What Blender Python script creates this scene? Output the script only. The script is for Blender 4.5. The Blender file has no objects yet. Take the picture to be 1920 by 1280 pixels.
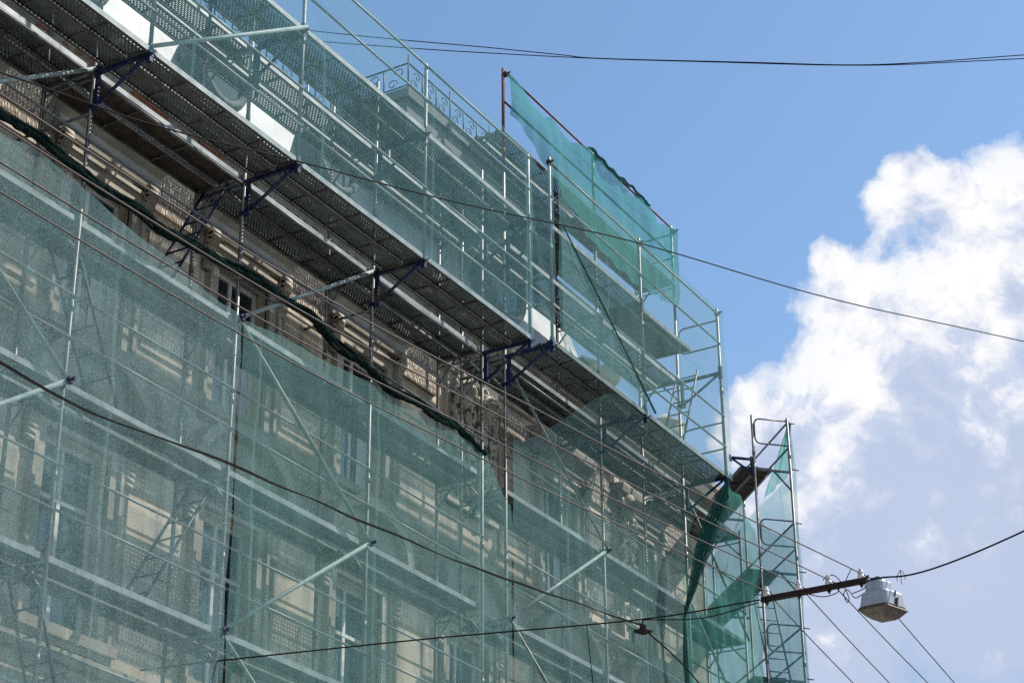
import bpy, bmesh, math, random
from mathutils import Vector, Matrix, noise as mnoise
random.seed(7)
R = math.radians
scn = bpy.context.scene
COL = scn.collection

# ------------------------------------------------------------------ camera
# world: X runs along the facade (away from the camera), Y into the building, Z up; camera at the origin, street at z = -1.6
EX = Vector((0.50796079, 0.37797082, 0.77402448))      # world X, Y, Z seen in camera axes (right, down, forward)
EY = Vector((-0.86134909, 0.23051933, 0.45270142))
EZ = Vector((-0.00731967, -0.89665986, 0.4426596))
cam = bpy.data.objects.new('camera', bpy.data.cameras.new('camera'))
COL.objects.link(cam)
cr = Vector((EX[0], EY[0], EZ[0])); cu = -Vector((EX[1], EY[1], EZ[1])); cf = Vector((EX[2], EY[2], EZ[2]))
m = Matrix((cr, cu, -cf)).transposed()
cam.matrix_world = m.to_4x4()
cam.data.sensor_width = 36; cam.data.lens = 72.57
cam.data.clip_start = 0.1; cam.data.clip_end = 3000
scn.camera = cam

# ------------------------------------------------------------------ sun, sky, exposure
SUN_EL = 51.0
SUN_AZ = -39.0                 # direction towards the sun, degrees from +X counter-clockwise
sd = Vector((math.cos(R(SUN_AZ))*math.cos(R(SUN_EL)), math.sin(R(SUN_AZ))*math.cos(R(SUN_EL)), math.sin(R(SUN_EL))))
sun = bpy.data.objects.new('sun', bpy.data.lights.new('sun', 'SUN'))
COL.objects.link(sun)
sun.data.energy = 4.0; sun.data.angle = R(0.53); sun.data.color = (1.0, .95, .87)
sun.rotation_euler = sd.to_track_quat('Z', 'Y').to_euler()
world = bpy.data.worlds.new('World'); scn.world = world; world.use_nodes = True
scn.view_settings.view_transform = 'Standard'; scn.view_settings.look = 'None'
scn.view_settings.gamma = 1; scn.view_settings.exposure = 0.78
scn.render.engine = 'CYCLES'
scn.cycles.transparent_max_bounces = 40
scn.cycles.max_bounces = 6; scn.cycles.diffuse_bounces = 4
scn.cycles.use_denoising = False


class NT:
    """small helper to write node trees"""
    def __init__(s, tree): s.t = tree; s.n = tree.nodes; s.l = tree.links
    def add(s, typ, **kw):
        nd = s.n.new(typ)
        for k, v in kw.items():
            if k.startswith('i_'):
                key = k[2:]
                key = int(key) if key.isdigit() else key.replace('_', ' ')
                s.put(nd.inputs[key], v)
            else: setattr(nd, k, v)
        return nd
    def put(s, sock, v):
        if isinstance(v, bpy.types.NodeSocket): s.l.new(v, sock)
        elif isinstance(v, bpy.types.Node): s.l.new(v.outputs[0], sock)
        else:
            if isinstance(v, (tuple, list)) and len(v) == 3 and len(sock.default_value) == 4: v = tuple(v) + (1,)
            sock.default_value = v
    def m(s, op, a, b=0.0, c=None, clamp=False):
        nd = s.n.new('ShaderNodeMath'); nd.operation = op; nd.use_clamp = clamp
        s.put(nd.inputs[0], a); s.put(nd.inputs[1], b)
        if c is not None: s.put(nd.inputs[2], c)
        return nd.outputs[0]
    def vm(s, op, a, b, out=0):
        nd = s.n.new('ShaderNodeVectorMath'); nd.operation = op
        s.put(nd.inputs[0], a); s.put(nd.inputs[1], b)
        return nd.outputs['Value'] if op in ('DOT_PRODUCT', 'DISTANCE', 'LENGTH') else nd.outputs[0]
    def noise(s, vec, scale, detail=3, rough=.5, dist=0.0):
        nd = s.add('ShaderNodeTexNoise', i_Vector=vec, i_Scale=scale, i_Detail=detail, i_Roughness=rough, i_Distortion=dist)
        return nd.outputs[0]
    def ramp(s, fac, *stops):
        nd = s.n.new('ShaderNodeValToRGB'); s.put(nd.inputs[0], fac)
        e = nd.color_ramp.elements
        while len(e) < len(stops): e.new(.5)
        for el, (p, c) in zip(e, stops):
            el.position = p; el.color = (c, c, c, 1) if isinstance(c, (int, float)) else tuple(c) + (1,)
        return nd.outputs[0]
    def mix(s, fac, a, b):
        nd = s.n.new('ShaderNodeMix'); nd.data_type = 'RGBA'
        s.put(nd.inputs[0], fac); s.put(nd.inputs[6], a); s.put(nd.inputs[7], b)
        return nd.outputs[2]


# world: physical sky with a bank of cumulus in the direction the photo shows it
w = NT(world.node_tree); w.n.clear()
out = w.add('ShaderNodeOutputWorld')
sky = w.add('ShaderNodeTexSky', sky_type='NISHITA', sun_disc=False, sun_elevation=R(SUN_EL), sun_rotation=R(90 - SUN_AZ),
            altitude=200, air_density=1.15, dust_density=0.7, ozone_density=1.6)
dirv = w.add('ShaderNodeTexCoord').outputs['Generated']
a_r = w.vm('DOT_PRODUCT', dirv, tuple(cr)); a_u = w.vm('DOT_PRODUCT', dirv, tuple(cu)); a_f = w.vm('DOT_PRODUCT', dirv, tuple(cf))
fsafe = w.m('MAXIMUM', a_f, .05)
px = w.m('DIVIDE', a_r, fsafe); py = w.m('DIVIDE', a_u, fsafe)
pv = w.add('ShaderNodeCombineXYZ', i_X=px, i_Y=py).outputs[0]
warp = w.add('ShaderNodeTexNoise', i_Vector=pv, i_Scale=9.0, i_Detail=5.0, i_Roughness=.6)
wc = w.vm('SUBTRACT', warp.outputs['Color'], (.5, .5, .5))
pvw = w.vm('ADD', pv, w.vm('MULTIPLY', wc, (.045, .045, 0)))
BL = [(1800, 398, 125), (1920, 412, 150), (1850, 560, 250), (1640, 560, 95), (1700, 700, 250), (1575, 500, 60), (1590, 590, 70), (1420, 800, 90),
      (1560, 880, 200), (1760, 1010, 300), (1500, 1180, 300), (1980, 900, 420), (1690, 400, 90), (1700, 330, 70)]
acc = None
for (bu, bv, br) in BL:
    c = ((bu - 960)/3870.4, -(bv - 640)/3870.4, 0)
    d = w.vm('DISTANCE', pvw, c)
    e = w.m('SUBTRACT', 1.0, w.m('DIVIDE', d, br/3870.4))
    acc = e if acc is None else w.m('SMOOTH_MAX', acc, e, .25)
n1 = w.noise(pvw, 24.0, 12, .62)
dens = w.m('ADD', acc, w.m('MULTIPLY', w.m('SUBTRACT', n1, .5), 1.5))
hole = w.vm('DISTANCE', w.vm('ADD', pvw, w.vm('MULTIPLY', wc, (.05, .05, 0))), ((1745-960)/3870.4, -(490-640)/3870.4, 0))
hole = w.m('SUBTRACT', 1.0, w.m('DIVIDE', hole, 85/3870.4), clamp=True)
dens = w.m('SUBTRACT', dens, w.m('MULTIPLY', hole, .22))
mask = w.ramp(dens, (.02, 0.0), (.15, .45), (.34, .90), (.7, 1.0))
front = w.m('GREATER_THAN', a_f, .15)
mask = w.m('MULTIPLY', mask, front)
# thin veil low in the sky, and cloud in the rest of the dome
gen = w.noise(dirv, 2.6, 8, .6, .3)
gmask = w.ramp(gen, (.50, 0.0), (.62, .8))
away = w.ramp(a_f, (.55, 1.0), (.8, 0.0))
mask = w.m('MAXIMUM', mask, w.m('MULTIPLY', gmask, away))
veil = w.m('MULTIPLY', w.m('MULTIPLY', w.ramp(w.m('ADD', w.m('MULTIPLY', py, -6.0), .0), (.0, 0.0), (.75, .75)), front),
           w.ramp(px, (.02, 0.0), (.12, 1.0)))
# cloud colour: sunlit heads white, bases soft lavender grey
n2 = w.noise(pvw, 9.0, 6, .55)
hgt = w.m('ADD', w.m('MULTIPLY', py, 5.2), w.m('MULTIPLY', w.m('SUBTRACT', n2, .5), 2.4))
hgt = w.m('ADD', hgt, w.m('MULTIPLY', w.m('SUBTRACT', n1, .5), 3.3))
ccol = w.ramp(w.m('ADD', hgt, .43), (.08, (.52, .60, .79)), (.36, (.62, .69, .85)), (.52, (.82, .84, .93)), (.76, (1.0, 1.0, 1.0)))
skyc = w.vm('MULTIPLY', sky.outputs[0], (.86, .97, 1.03))
bg1 = w.add('ShaderNodeBackground', i_Color=skyc, i_Strength=.092)
bgv = w.add('ShaderNodeBackground', i_Color=(.46, .58, .82), i_Strength=.52)
bg2 = w.add('ShaderNodeBackground', i_Color=ccol, i_Strength=.59)
mv = w.add('ShaderNodeMixShader', i_0=veil, i_1=bg1.outputs[0], i_2=bgv.outputs[0])
mx = w.add('ShaderNodeMixShader', i_0=mask, i_1=mv.outputs[0], i_2=bg2.outputs[0])
w.l.new(mx.outputs[0], out.inputs[0])


# ------------------------------------------------------------------ materials
MATS = {}
def newmat(name):
    mt = bpy.data.materials.new(name); mt.use_nodes = True
    t = NT(mt.node_tree); t.n.clear(); MATS[name] = mt
    o = t.add('ShaderNodeOutputMaterial')
    return mt, t, o
def coords(t, kind='Object'): return t.add('ShaderNodeTexCoord').outputs[kind]
def geo(t): return t.add('ShaderNodeNewGeometry').outputs['Position']

def simple(name, c1, c2, scale=8, rough=.6, metal=0.0, bump=.0, spots=None, spec=.4):
    mt, t, o = newmat(name)
    p = geo(t)
    n = t.noise(p, scale, 5, .6)
    col = t.ramp(n, (.35, c1), (.65, c2))
    if spots:
        s = t.ramp(t.noise(p, spots[1], 4, .6), (spots[2], 0.0), (spots[2] + .06, 1.0))
        col = t.mix(s, col, spots[0])
    b = t.add('ShaderNodeBsdfPrincipled', i_Base_Color=col, i_Roughness=rough, i_Metallic=metal)
    b.inputs['Specular IOR Level'].default_value = spec
    if bump:
        bn = t.add('ShaderNodeBump', i_Strength=bump, i_Distance=.02, i_Height=t.noise(p, scale*4, 4, .6))
        t.l.new(bn.outputs[0], b.inputs['Normal'])
    t.l.new(b.outputs[0], o.inputs[0])
    return mt
steel = simple('galvanised_steel', (.11, .11, .115), (.21, .21, .215), 6, .45, .35, 0, ((.30, .16, .08), 3.0, .66))
steelg = simple('greenish_steel', (.13, .16, .15), (.24, .27, .26), 6, .5, .3)
planksteel = simple('plank_steel', (.065, .065, .065), (.15, .147, .14), 5, .6, .2)
fascia = simple('plank_side_lit', (.20, .22, .215), (.38, .40, .395), 4, .5, .25)  # plank steel again, skylight on the street-side flange painted in as paler colour
armrust = simple('dark_rusty_bar', (.018, .010, .010), (.04, .02, .018), 20, .85)
blue = simple('blue_paint', (.006, .012, .05), (.012, .024, .095), 10, .5, .0, 0, ((.09, .06, .05), 5, .58))
rust = simple('rusty_steel', (.10, .04, .03), (.19, .075, .05), 14, .8, .1, .3)
dark = simple('dark_iron', (.02, .02, .022), (.05, .045, .04), 20, .7, .3)
board = simple('weathered_plywood', (.045, .03, .022), (.10, .075, .055), 9, .85, 0, .2)
white_paint = simple('white_window_paint', (.60, .60, .58), (.78, .77, .74), 12, .6)
porcelain = simple('porcelain', (.62, .58, .56), (.80, .76, .74), 30, .25)
enamel = simple('lamp_enamel', (.34, .365, .42), (.42, .445, .50), 8, .4)
lampdirt = simple('lamp_rim', (.06, .04, .03), (.13, .09, .065), 30, .7)
cable = simple('cable_rubber', (.006, .006, .007), (.012, .011, .011), 30, .8, spec=.1)
copper = simple('weathered_wire', (.035, .022, .02), (.07, .045, .04), 30, .6, .2)
zinc = None
iron = simple('railing_iron', (.015, .03, .035), (.03, .05, .05), 20, .6, .4)
stone = simple('cornice_stone', (.30, .265, .22), (.48, .43, .36), 2.2, .9, 0, .25, ((.36, .33, .28), 1.7, .60))
stucco = simple('ornament_stucco', (.44, .40, .33), (.64, .59, .51), 5, .9, 0, .6, ((.12, .09, .07), 8, .6))
gstone = simple('urn_stone', (.30, .29, .24), (.46, .44, .36), 6, .9, 0, .5)
bay_stone = simple('shaded_attic_stone', (.09, .095, .10), (.16, .165, .165), 2, .9, 0, .3)  # attic bay's shade put into a dark base colour; dormers share it
asphalt = simple('asphalt', (.04, .04, .042), (.065, .064, .062), 5, .9, 0, .3)
paving = simple('paving', (.34, .33, .31), (.46, .45, .43), 4, .9, 0, .2)
curtain = simple('curtain', (.5, .5, .52), (.65, .65, .66), 6, .9)

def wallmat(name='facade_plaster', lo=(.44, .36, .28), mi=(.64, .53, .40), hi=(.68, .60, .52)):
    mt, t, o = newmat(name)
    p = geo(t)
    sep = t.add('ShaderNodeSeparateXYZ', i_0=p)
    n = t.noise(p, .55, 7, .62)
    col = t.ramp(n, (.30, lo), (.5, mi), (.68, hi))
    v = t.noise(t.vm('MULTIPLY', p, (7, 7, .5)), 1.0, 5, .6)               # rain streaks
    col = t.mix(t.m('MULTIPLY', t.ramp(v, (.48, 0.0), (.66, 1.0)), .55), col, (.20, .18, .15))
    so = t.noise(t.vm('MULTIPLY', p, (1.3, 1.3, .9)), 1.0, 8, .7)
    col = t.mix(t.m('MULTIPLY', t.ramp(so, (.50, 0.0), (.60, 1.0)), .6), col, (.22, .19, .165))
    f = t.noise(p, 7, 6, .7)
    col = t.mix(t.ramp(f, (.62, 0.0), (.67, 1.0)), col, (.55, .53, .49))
    # bare brick where the render has come off under the eaves
    br = t.add('ShaderNodeTexBrick', i_Vector=t.add('ShaderNodeCombineXYZ', i_X=sep.outputs[0], i_Y=sep.outputs[2]).outputs[0], i_Color1=(.42, .12, .05), i_Color2=(.30, .09, .045), i_Mortar=(.30, .27, .24), i_Scale=4.5)
    bz = t.m('MULTIPLY', t.m('GREATER_THAN', sep.outputs[2], 13.95), t.m('LESS_THAN', sep.outputs[0], 19.4))
    bm_ = t.ramp(t.noise(p, 1.1, 5, .6), (.50, 0.0), (.52, 1.0))
    col = t.mix(t.m('MULTIPLY', bz, bm_), col, br.outputs[0])
    b = t.add('ShaderNodeBsdfPrincipled', i_Base_Color=col, i_Roughness=.92)
    bn = t.add('ShaderNodeBump', i_Strength=.4, i_Distance=.02, i_Height=f)
    t.l.new(bn.outputs[0], b.inputs['Normal'])
    t.l.new(b.outputs[0], o.inputs[0]); return mt
plaster = wallmat()
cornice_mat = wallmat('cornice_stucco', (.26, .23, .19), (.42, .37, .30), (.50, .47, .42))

def panelmat():
    """vermiculated stucco panels: rows of little raised dashes"""
    mt, t, o = newmat('reticulated_stucco')
    p = geo(t)
    vo = t.add('ShaderNodeTexVoronoi', i_Vector=t.vm('MULTIPLY', p, (22, 22, 9)), i_Scale=1.0, i_Randomness=.45)
    e = t.ramp(vo.outputs['Distance'], (.30, 1.0), (.52, 0.0))
    col = t.mix(e, (.26, .21, .165), t.ramp(t.noise(p, 3, 4, .6), (.4, (.55, .47, .36)), (.62, (.66, .61, .54))))
    b = t.add('ShaderNodeBsdfPrincipled', i_Base_Color=col, i_Roughness=.9)
    bn = t.add('ShaderNodeBump', i_Strength=.9, i_Distance=.03, i_Height=e)
    t.l.new(bn.outputs[0], b.inputs['Normal'])
    t.l.new(b.outputs[0], o.inputs[0]); return mt
retic = panelmat()

def zincmat():
    mt, t, o = newmat('white_roof_sheet')
    p = geo(t)
    n = t.noise(p, 1.4, 5, .6)
    col = t.ramp(n, (.3, (.22, .22, .215)), (.7, (.46, .46, .45)))
    sep = t.add('ShaderNodeSeparateXYZ', i_0=p)
    s1 = t.m('LESS_THAN', t.m('FRACT', t.m('MULTIPLY', sep.outputs[0], 2.6)), .03)
    s2 = t.m('LESS_THAN', t.m('FRACT', t.m('MULTIPLY', sep.outputs[2], 4.4)), .045)
    col = t.mix(t.m('MULTIPLY', t.m('MAXIMUM', s1, s2), .9), col, (.33, .31, .30))
    b = t.add('ShaderNodeBsdfPrincipled', i_Base_Color=col, i_Roughness=.6)
    t.l.new(b.outputs[0], o.inputs[0]); return mt
zinc = zincmat()

def glassmat():
    mt, t, o = newmat('window_glass')
    b = t.add('ShaderNodeBsdfPrincipled', i_Base_Color=(.015, .025, .035), i_Roughness=.06)
    b.inputs['Specular IOR Level'].default_value = .9
    bn = t.add('ShaderNodeBump', i_Strength=.12, i_Distance=.02, i_Height=t.noise(geo(t), 1.5, 2, .5))
    t.l.new(bn.outputs[0], b.inputs['Normal'])
    t.l.new(b.outputs[0], o.inputs[0]); return mt
glass = glassmat()

def perfmat():
    """steel deck plate with real (see-through) rows of slots, in the plank's own coordinates"""
    mt, t, o = newmat('perforated_steel')
    c = coords(t); sep = t.add('ShaderNodeSeparateXYZ', i_0=c)
    row = t.m('FLOOR', t.m('DIVIDE', sep.outputs[1], .0275))
    u = t.m('FRACT', t.m('ADD', t.m('DIVIDE', sep.outputs[0], .062), t.m('MULTIPLY', row, .5)))
    v = t.m('FRACT', t.m('DIVIDE', sep.outputs[1], .0275))
    hu = t.m('LESS_THAN', t.m('ABSOLUTE', t.m('SUBTRACT', u, .5)), .28)
    hv = t.m('LESS_THAN', t.m('ABSOLUTE', t.m('SUBTRACT', v, .5)), .23)
    hole = t.m('MULTIPLY', hu, hv)
    n = t.noise(geo(t), 5, 5, .6)
    col = t.ramp(n, (.35, (.065, .088, .09)), (.65, (.125, .16, .16)))
    col = t.mix(t.ramp(t.noise(geo(t), 1.9, 6, .65), (.60, 0.0), (.68, 1.0)), col, (.26, .27, .26))
    col = t.mix(t.ramp(t.noise(geo(t), 3.3, 4, .65), (.70, 0.0), (.74, 1.0)), col, (.15, .08, .05))
    b = t.add('ShaderNodeBsdfPrincipled', i_Base_Color=col, i_Roughness=.6, i_Metallic=.3)
    tr = t.add('ShaderNodeBsdfTransparent')
    mxs = t.add('ShaderNodeMixShader', i_0=hole, i_1=b.outputs[0], i_2=tr.outputs[0])
    t.l.new(mxs.outputs[0], o.inputs[0]); return mt
perf = perfmat()

def netmat(name, col, alpha, grain=.30, scale=75, col2=None, trans=.45, stripes=0.0):
    mt, t, o = newmat(name)
    p = coords(t)
    fine = t.noise(p, scale, 2, .6)
    big = t.noise(p, .8, 4, .6)
    wv = t.noise(t.vm('MULTIPLY', p, (26, 26, .6)), 1.0, 3, .6)
    a = t.m('ADD', alpha, t.m('MULTIPLY', t.m('SUBTRACT', fine, .5), grain*4))
    a = t.m('ADD', a, t.m('MULTIPLY', t.m('SUBTRACT', big, .5), .22))
    a = t.m('ADD', a, t.m('MULTIPLY', t.m('SUBTRACT', wv, .5), .12 + stripes))
    # hems and overlaps where two widths of net meet
    sx = t.add('ShaderNodeSeparateXYZ', i_0=p)
    hx = t.m('LESS_THAN', t.m('FRACT', t.m('ADD', t.m('DIVIDE', sx.outputs[0], 2.6), t.m('MULTIPLY', big, .05))), .022)
    hz = t.m('LESS_THAN', t.m('FRACT', t.m('ADD', t.m('DIVIDE', sx.outputs[2], 3.07), t.m('MULTIPLY', big, .06))), .012)
    a = t.m('ADD', a, t.m('MULTIPLY', t.m('MAXIMUM', hx, hz), .16))
    # torn holes
    vo = t.add('ShaderNodeTexVoronoi', i_Vector=p, i_Scale=1.35, i_Randomness=1.0)
    hl = t.m('LESS_THAN', t.m('ADD', vo.outputs['Distance'], t.m('MULTIPLY', t.noise(p, 30, 2), .03)), .036)
    a = t.m('MULTIPLY', a, t.m('SUBTRACT', 1.0, hl))
    a = t.m('MINIMUM', t.m('MAXIMUM', a, 0.0), .98)
    cc = t.mix(t.ramp(fine, (.48, 0.0), (.70, 1.0)), col, col2 or tuple(min(1, x*1.7 + .06) for x in col))  # pale flecks on the noise peaks, sun glints painted into the net colour
    fold = t.noise(t.vm('MULTIPLY', p, (2.6, 2.6, .35)), 1.0, 5, .55, .6)
    sag = t.noise(t.vm('MULTIPLY', p, (.5, .5, 1.6)), 1.0, 3, .5, .8)
    bn = t.add('ShaderNodeBump', i_Strength=.35, i_Distance=.07, i_Height=t.m('ADD', fold, t.m('MULTIPLY', sag, .8)))
    d = t.add('ShaderNodeBsdfDiffuse', i_Color=cc, i_Normal=bn.outputs[0])
    tl = t.add('ShaderNodeBsdfTranslucent', i_Color=cc, i_Normal=bn.outputs[0])
    bsd = t.add('ShaderNodeMixShader', i_0=trans, i_1=d.outputs[0], i_2=tl.outputs[0])
    tr = t.add('ShaderNodeBsdfTransparent')
    mxs = t.add('ShaderNodeMixShader', i_0=a, i_1=tr.outputs[0], i_2=bsd.outputs[0])
    t.l.new(mxs.outputs[0], o.inputs[0]); return mt
net_grey = netmat('net_grey_teal', (.235, .385, .395), .39, .09, 70)
net_green = netmat('net_green', (.19, .37, .36), .35, .05, 75)
net_upper = netmat('net_upper_clear', (.18, .43, .47), .26, .10, 60, (.45, .68, .70))
net_right = netmat('net_right_green', (.195, .37, .365), .34, .05, 75)
net_bright = netmat('net_bright_green', (.06, .28, .25), .66, .09, 90)
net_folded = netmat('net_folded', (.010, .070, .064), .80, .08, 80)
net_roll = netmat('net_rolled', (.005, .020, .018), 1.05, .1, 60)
net_tower = netmat('net_tower', (.13, .33, .35), .47, .09, 80)
net_corner = netmat('net_corner', (.075, .27, .24), .54, .07, 80)
bracetube = simple('bright_tube', (.21, .26, .25), (.31, .37, .36), 5, .6, .0)

# ------------------------------------------------------------------ mesh helpers
class MB:
    def __init__(s): s.v = []; s.f = []; s.mi = []; s.sm = []
    def face(s, pts, mi=0, sm=False):
        b = len(s.v); s.v += [tuple(p) for p in pts]; s.f.append(tuple(range(b, b + len(pts)))); s.mi.append(mi); s.sm.append(sm)
    def box(s, a, b, mi=0):
        x0, y0, z0 = a; x1, y1, z1 = b
        if x0 > x1: x0, x1 = x1, x0
        if y0 > y1: y0, y1 = y1, y0
        if z0 > z1: z0, z1 = z1, z0
        k = len(s.v)
        s.v += [(x0, y0, z0), (x1, y0, z0), (x1, y1, z0), (x0, y1, z0), (x0, y0, z1), (x1, y0, z1), (x1, y1, z1), (x0, y1, z1)]
        for q in ((0, 3, 2, 1), (4, 5, 6, 7), (0, 1, 5, 4), (1, 2, 6, 5), (2, 3, 7, 6), (3, 0, 4, 7)):
            s.f.append(tuple(k + i for i in q)); s.mi.append(mi); s.sm.append(False)
        return s
    def path(s, pts, r, n=8, mi=0, cap=True, closed=False):
        pts = [Vector(p) for p in pts]; k = len(s.v); N = len(pts)
        up = None
        for i, p in enumerate(pts):
            if closed: d = pts[(i+1) % N] - pts[i-1]
            else: d = (pts[min(i+1, N-1)] - pts[max(i-1, 0)])
            d.normalize()
            if up is None:
                up = Vector((0, 0, 1)) if abs(d.z) < .9 else Vector((1, 0, 0))
            a = d.cross(up).normalized(); up2 = a.cross(d).normalized(); up = up2
            rr = r[i] if isinstance(r, (list, tuple)) else r
            for j in range(n):
                t = 2*math.pi*j/n
                s.v.append(tuple(p + a*(rr*math.cos(t)) + up2*(rr*math.sin(t))))
        M = N if closed else N-1
        for i in range(M):
            for j in range(n):
                i2 = (i+1) % N
                s.f.append((k+i*n+j, k+i*n+(j+1) % n, k+i2*n+(j+1) % n, k+i2*n+j)); s.mi.append(mi); s.sm.append(True)
        if cap and not closed:
            s.f.append(tuple(k+j for j in reversed(range(n)))); s.mi.append(mi); s.sm.append(False)
            s.f.append(tuple(k+(N-1)*n+j for j in range(n))); s.mi.append(mi); s.sm.append(False)
        return s
    def tube(s, a, b, r, n=8, mi=0): return s.path([a, b], r, n, mi)
    def lathe(s, prof, c, n=16, mi=0):
        k = len(s.v)
        for (r, z) in prof:
            for j in range(n):
                t = 2*math.pi*j/n; s.v.append((c[0]+r*math.cos(t), c[1]+r*math.sin(t), c[2]+z))
        for i in range(len(prof)-1):
            for j in range(n):
                s.f.append((k+i*n+j, k+i*n+(j+1) % n, k+(i+1)*n+(j+1) % n, k+(i+1)*n+j)); s.mi.append(mi); s.sm.append(True)
        s.f.append(tuple(k+j for j in reversed(range(n)))); s.mi.append(mi); s.sm.append(False)
        s.f.append(tuple(k+(len(prof)-1)*n+j for j in range(n))); s.mi.append(mi); s.sm.append(False)
        return s
    def extrude_xz(s, poly, y0, y1, mi=0):
        """closed outline in x,z extruded along y"""
        n = len(poly); k = len(s.v)
        s.v += [(x, y0, z) for x, z in poly] + [(x, y1, z) for x, z in poly]
        s.f.append(tuple(k+i for i in range(n))); s.mi.append(mi); s.sm.append(False)
        s.f.append(tuple(k+n+i for i in reversed(range(n)))); s.mi.append(mi); s.sm.append(False)
        for i in range(n):
            j = (i+1) % n
            s.f.append((k+j, k+i, k+n+i, k+n+j)); s.mi.append(mi); s.sm.append(False)
        return s
    def profile_x(s, prof, x0, x1, mi=0):
        """open (y,z) moulding profile swept along x, closed at both ends"""
        n = len(prof); k = len(s.v)
        s.v += [(x0, y, z) for y, z in prof] + [(x1, y, z) for y, z in prof]
        for i in range(n):
            j = (i+1) % n
            s.f.append((k+i, k+j, k+n+j, k+n+i)); s.mi.append(mi); s.sm.append(False)
        s.f.append(tuple(k+i for i in reversed(range(n)))); s.mi.append(mi); s.sm.append(False)
        s.f.append(tuple(k+n+i for i in range(n))); s.mi.append(mi); s.sm.append(False)
        return s
    def mesh(s, name, mats):
        me = bpy.data.meshes.new(name); me.from_pydata(s.v, [], s.f)
        for q in (mats if isinstance(mats, (list, tuple)) else [mats]): me.materials.append(q)
        me.polygons.foreach_set('material_index', s.mi); me.polygons.foreach_set('use_smooth', s.sm)
        me.update(); return me
    def build(s, name, mats, parent=None, loc=None):
        me = s.mesh(name, mats)
        return put(name, me, parent, loc)
def put(name, me, parent=None, loc=None, rot=None):
    o = bpy.data.objects.new(name, me); COL.objects.link(o)
    if loc is not None: o.location = loc
    if rot is not None: o.rotation_euler = rot
    if parent is not None: o.parent = parent
    return o
def thing(name, label, cat, loc=(0, 0, 0), group=None):
    o = bpy.data.objects.new(name, None); COL.objects.link(o); o.location = loc; o.empty_display_size = .2
    return tag(o, label, cat, group)
def tag(o, label, cat, group=None):
    o['label'] = label; o['category'] = cat
    if group: o['group'] = group
    return o
def struct(o): o['kind'] = 'structure'; return o

GZ = -1.6
# ------------------------------------------------------------------ ground
g = MB(); g.face([(-900, -900, GZ), (900, -900, GZ), (900, 900, GZ), (-900, 900, GZ)]); struct(g.build('ground', asphalt))
g = MB(); g.box((-300, -4, GZ), (300, 7.2, GZ + .012)); struct(g.build('road', asphalt))
g = MB(); g.box((-60, 7.2, GZ), (36, 16, GZ + .14)); struct(g.build('pavement', paving))

# ------------------------------------------------------------------ building
YW = 15.5; XA, XB = 4.0, 33.7; ZC = 14.15
bld = thing('ornate_building', 'old town house with peeling ochre plaster and hooded windows behind the green nets', 'building', (18, YW, GZ))
def bpart(mb, name, mat, parent=None):
    par = parent or bld
    o = mb.build(name, mat, par)
    off = Vector((18, YW, GZ))
    o.matrix_parent_inverse = Matrix.Identity(4)
    if par is bld: o.location = -off
    return o
PER = 2.877
wins = []            # (xc, z0, z1, width, storey)
for k in range(-4, 6):
    xc = 16.45 + PER*k
    if xc < XA + 1 or xc > 32.9: continue
    if abs(xc - 25.08) < .4: continue
    wins.append((xc, 11.0, 13.1, 1.12, 'U'))
    wins.append((xc, 7.35, 9.62, 1.12, 'M'))
    wins.append((xc, 3.9, 6.0, 1.12, 'L'))
wins.append((25.08, 7.35, 9.62, 1.12, 'M'))
# wall with real openings: grid of cells
xs = sorted({XA, XB} | {round(c - wd/2, 3) for c, _, _, wd, _ in wins} | {round(c + wd/2, 3) for c, _, _, wd, _ in wins})
zs = sorted({GZ, ZC} | {z for w_ in wins for z in w_[1:3]})
mb = MB()
def is_open(x, z): return any(abs(x - c) < wd/2 and z0 < z < z1 for c, z0, z1, wd, _ in wins)
for i in range(len(xs)-1):
    for j in range(len(zs)-1):
        xm, zm = (xs[i]+xs[i+1])/2, (zs[j]+zs[j+1])/2
        if not is_open(xm, zm):
            mb.face([(xs[i], YW, zs[j]), (xs[i+1], YW, zs[j]), (xs[i+1], YW, zs[j+1]), (xs[i], YW, zs[j+1])])
for c, z0, z1, wd, _ in wins:
    a, b = c-wd/2, c+wd/2; d = YW + .3
    mb.face([(a, YW, z0), (a, d, z0), (a, d, z1), (a, YW, z1)]); mb.face([(b, d, z0), (b, YW, z0), (b, YW, z1), (b, d, z1)])
    mb.face([(a, d, z1), (b, d, z1), (b, YW, z1), (a, YW, z1)]); mb.face([(a, YW, z0), (b, YW, z0), (b, d, z0), (a, d, z0)])
mb.face([(XA, YW, GZ), (XA, YW, ZC), (XA, YW+12, ZC), (XA, YW+12, GZ)])
# chamfered corner: the second facade turns away by 44.5 degrees
LD = Vector((math.cos(R(44.5)), math.sin(R(44.5)), 0)); NO = Vector((LD.y, -LD.x, 0))
C0 = Vector((XB, YW, 0)); C1 = C0 + LD*16
mb.face([(C0.x, C0.y, GZ), (C1.x, C1.y, GZ), (C1.x, C1.y, ZC), (C0.x, C0.y, ZC)])
mb.face([(C1.x, C1.y, GZ), (XA, YW+12, GZ), (XA, YW+12, ZC), (C1.x, C1.y, ZC)])
bpart(mb, 'wall', plaster)
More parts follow.
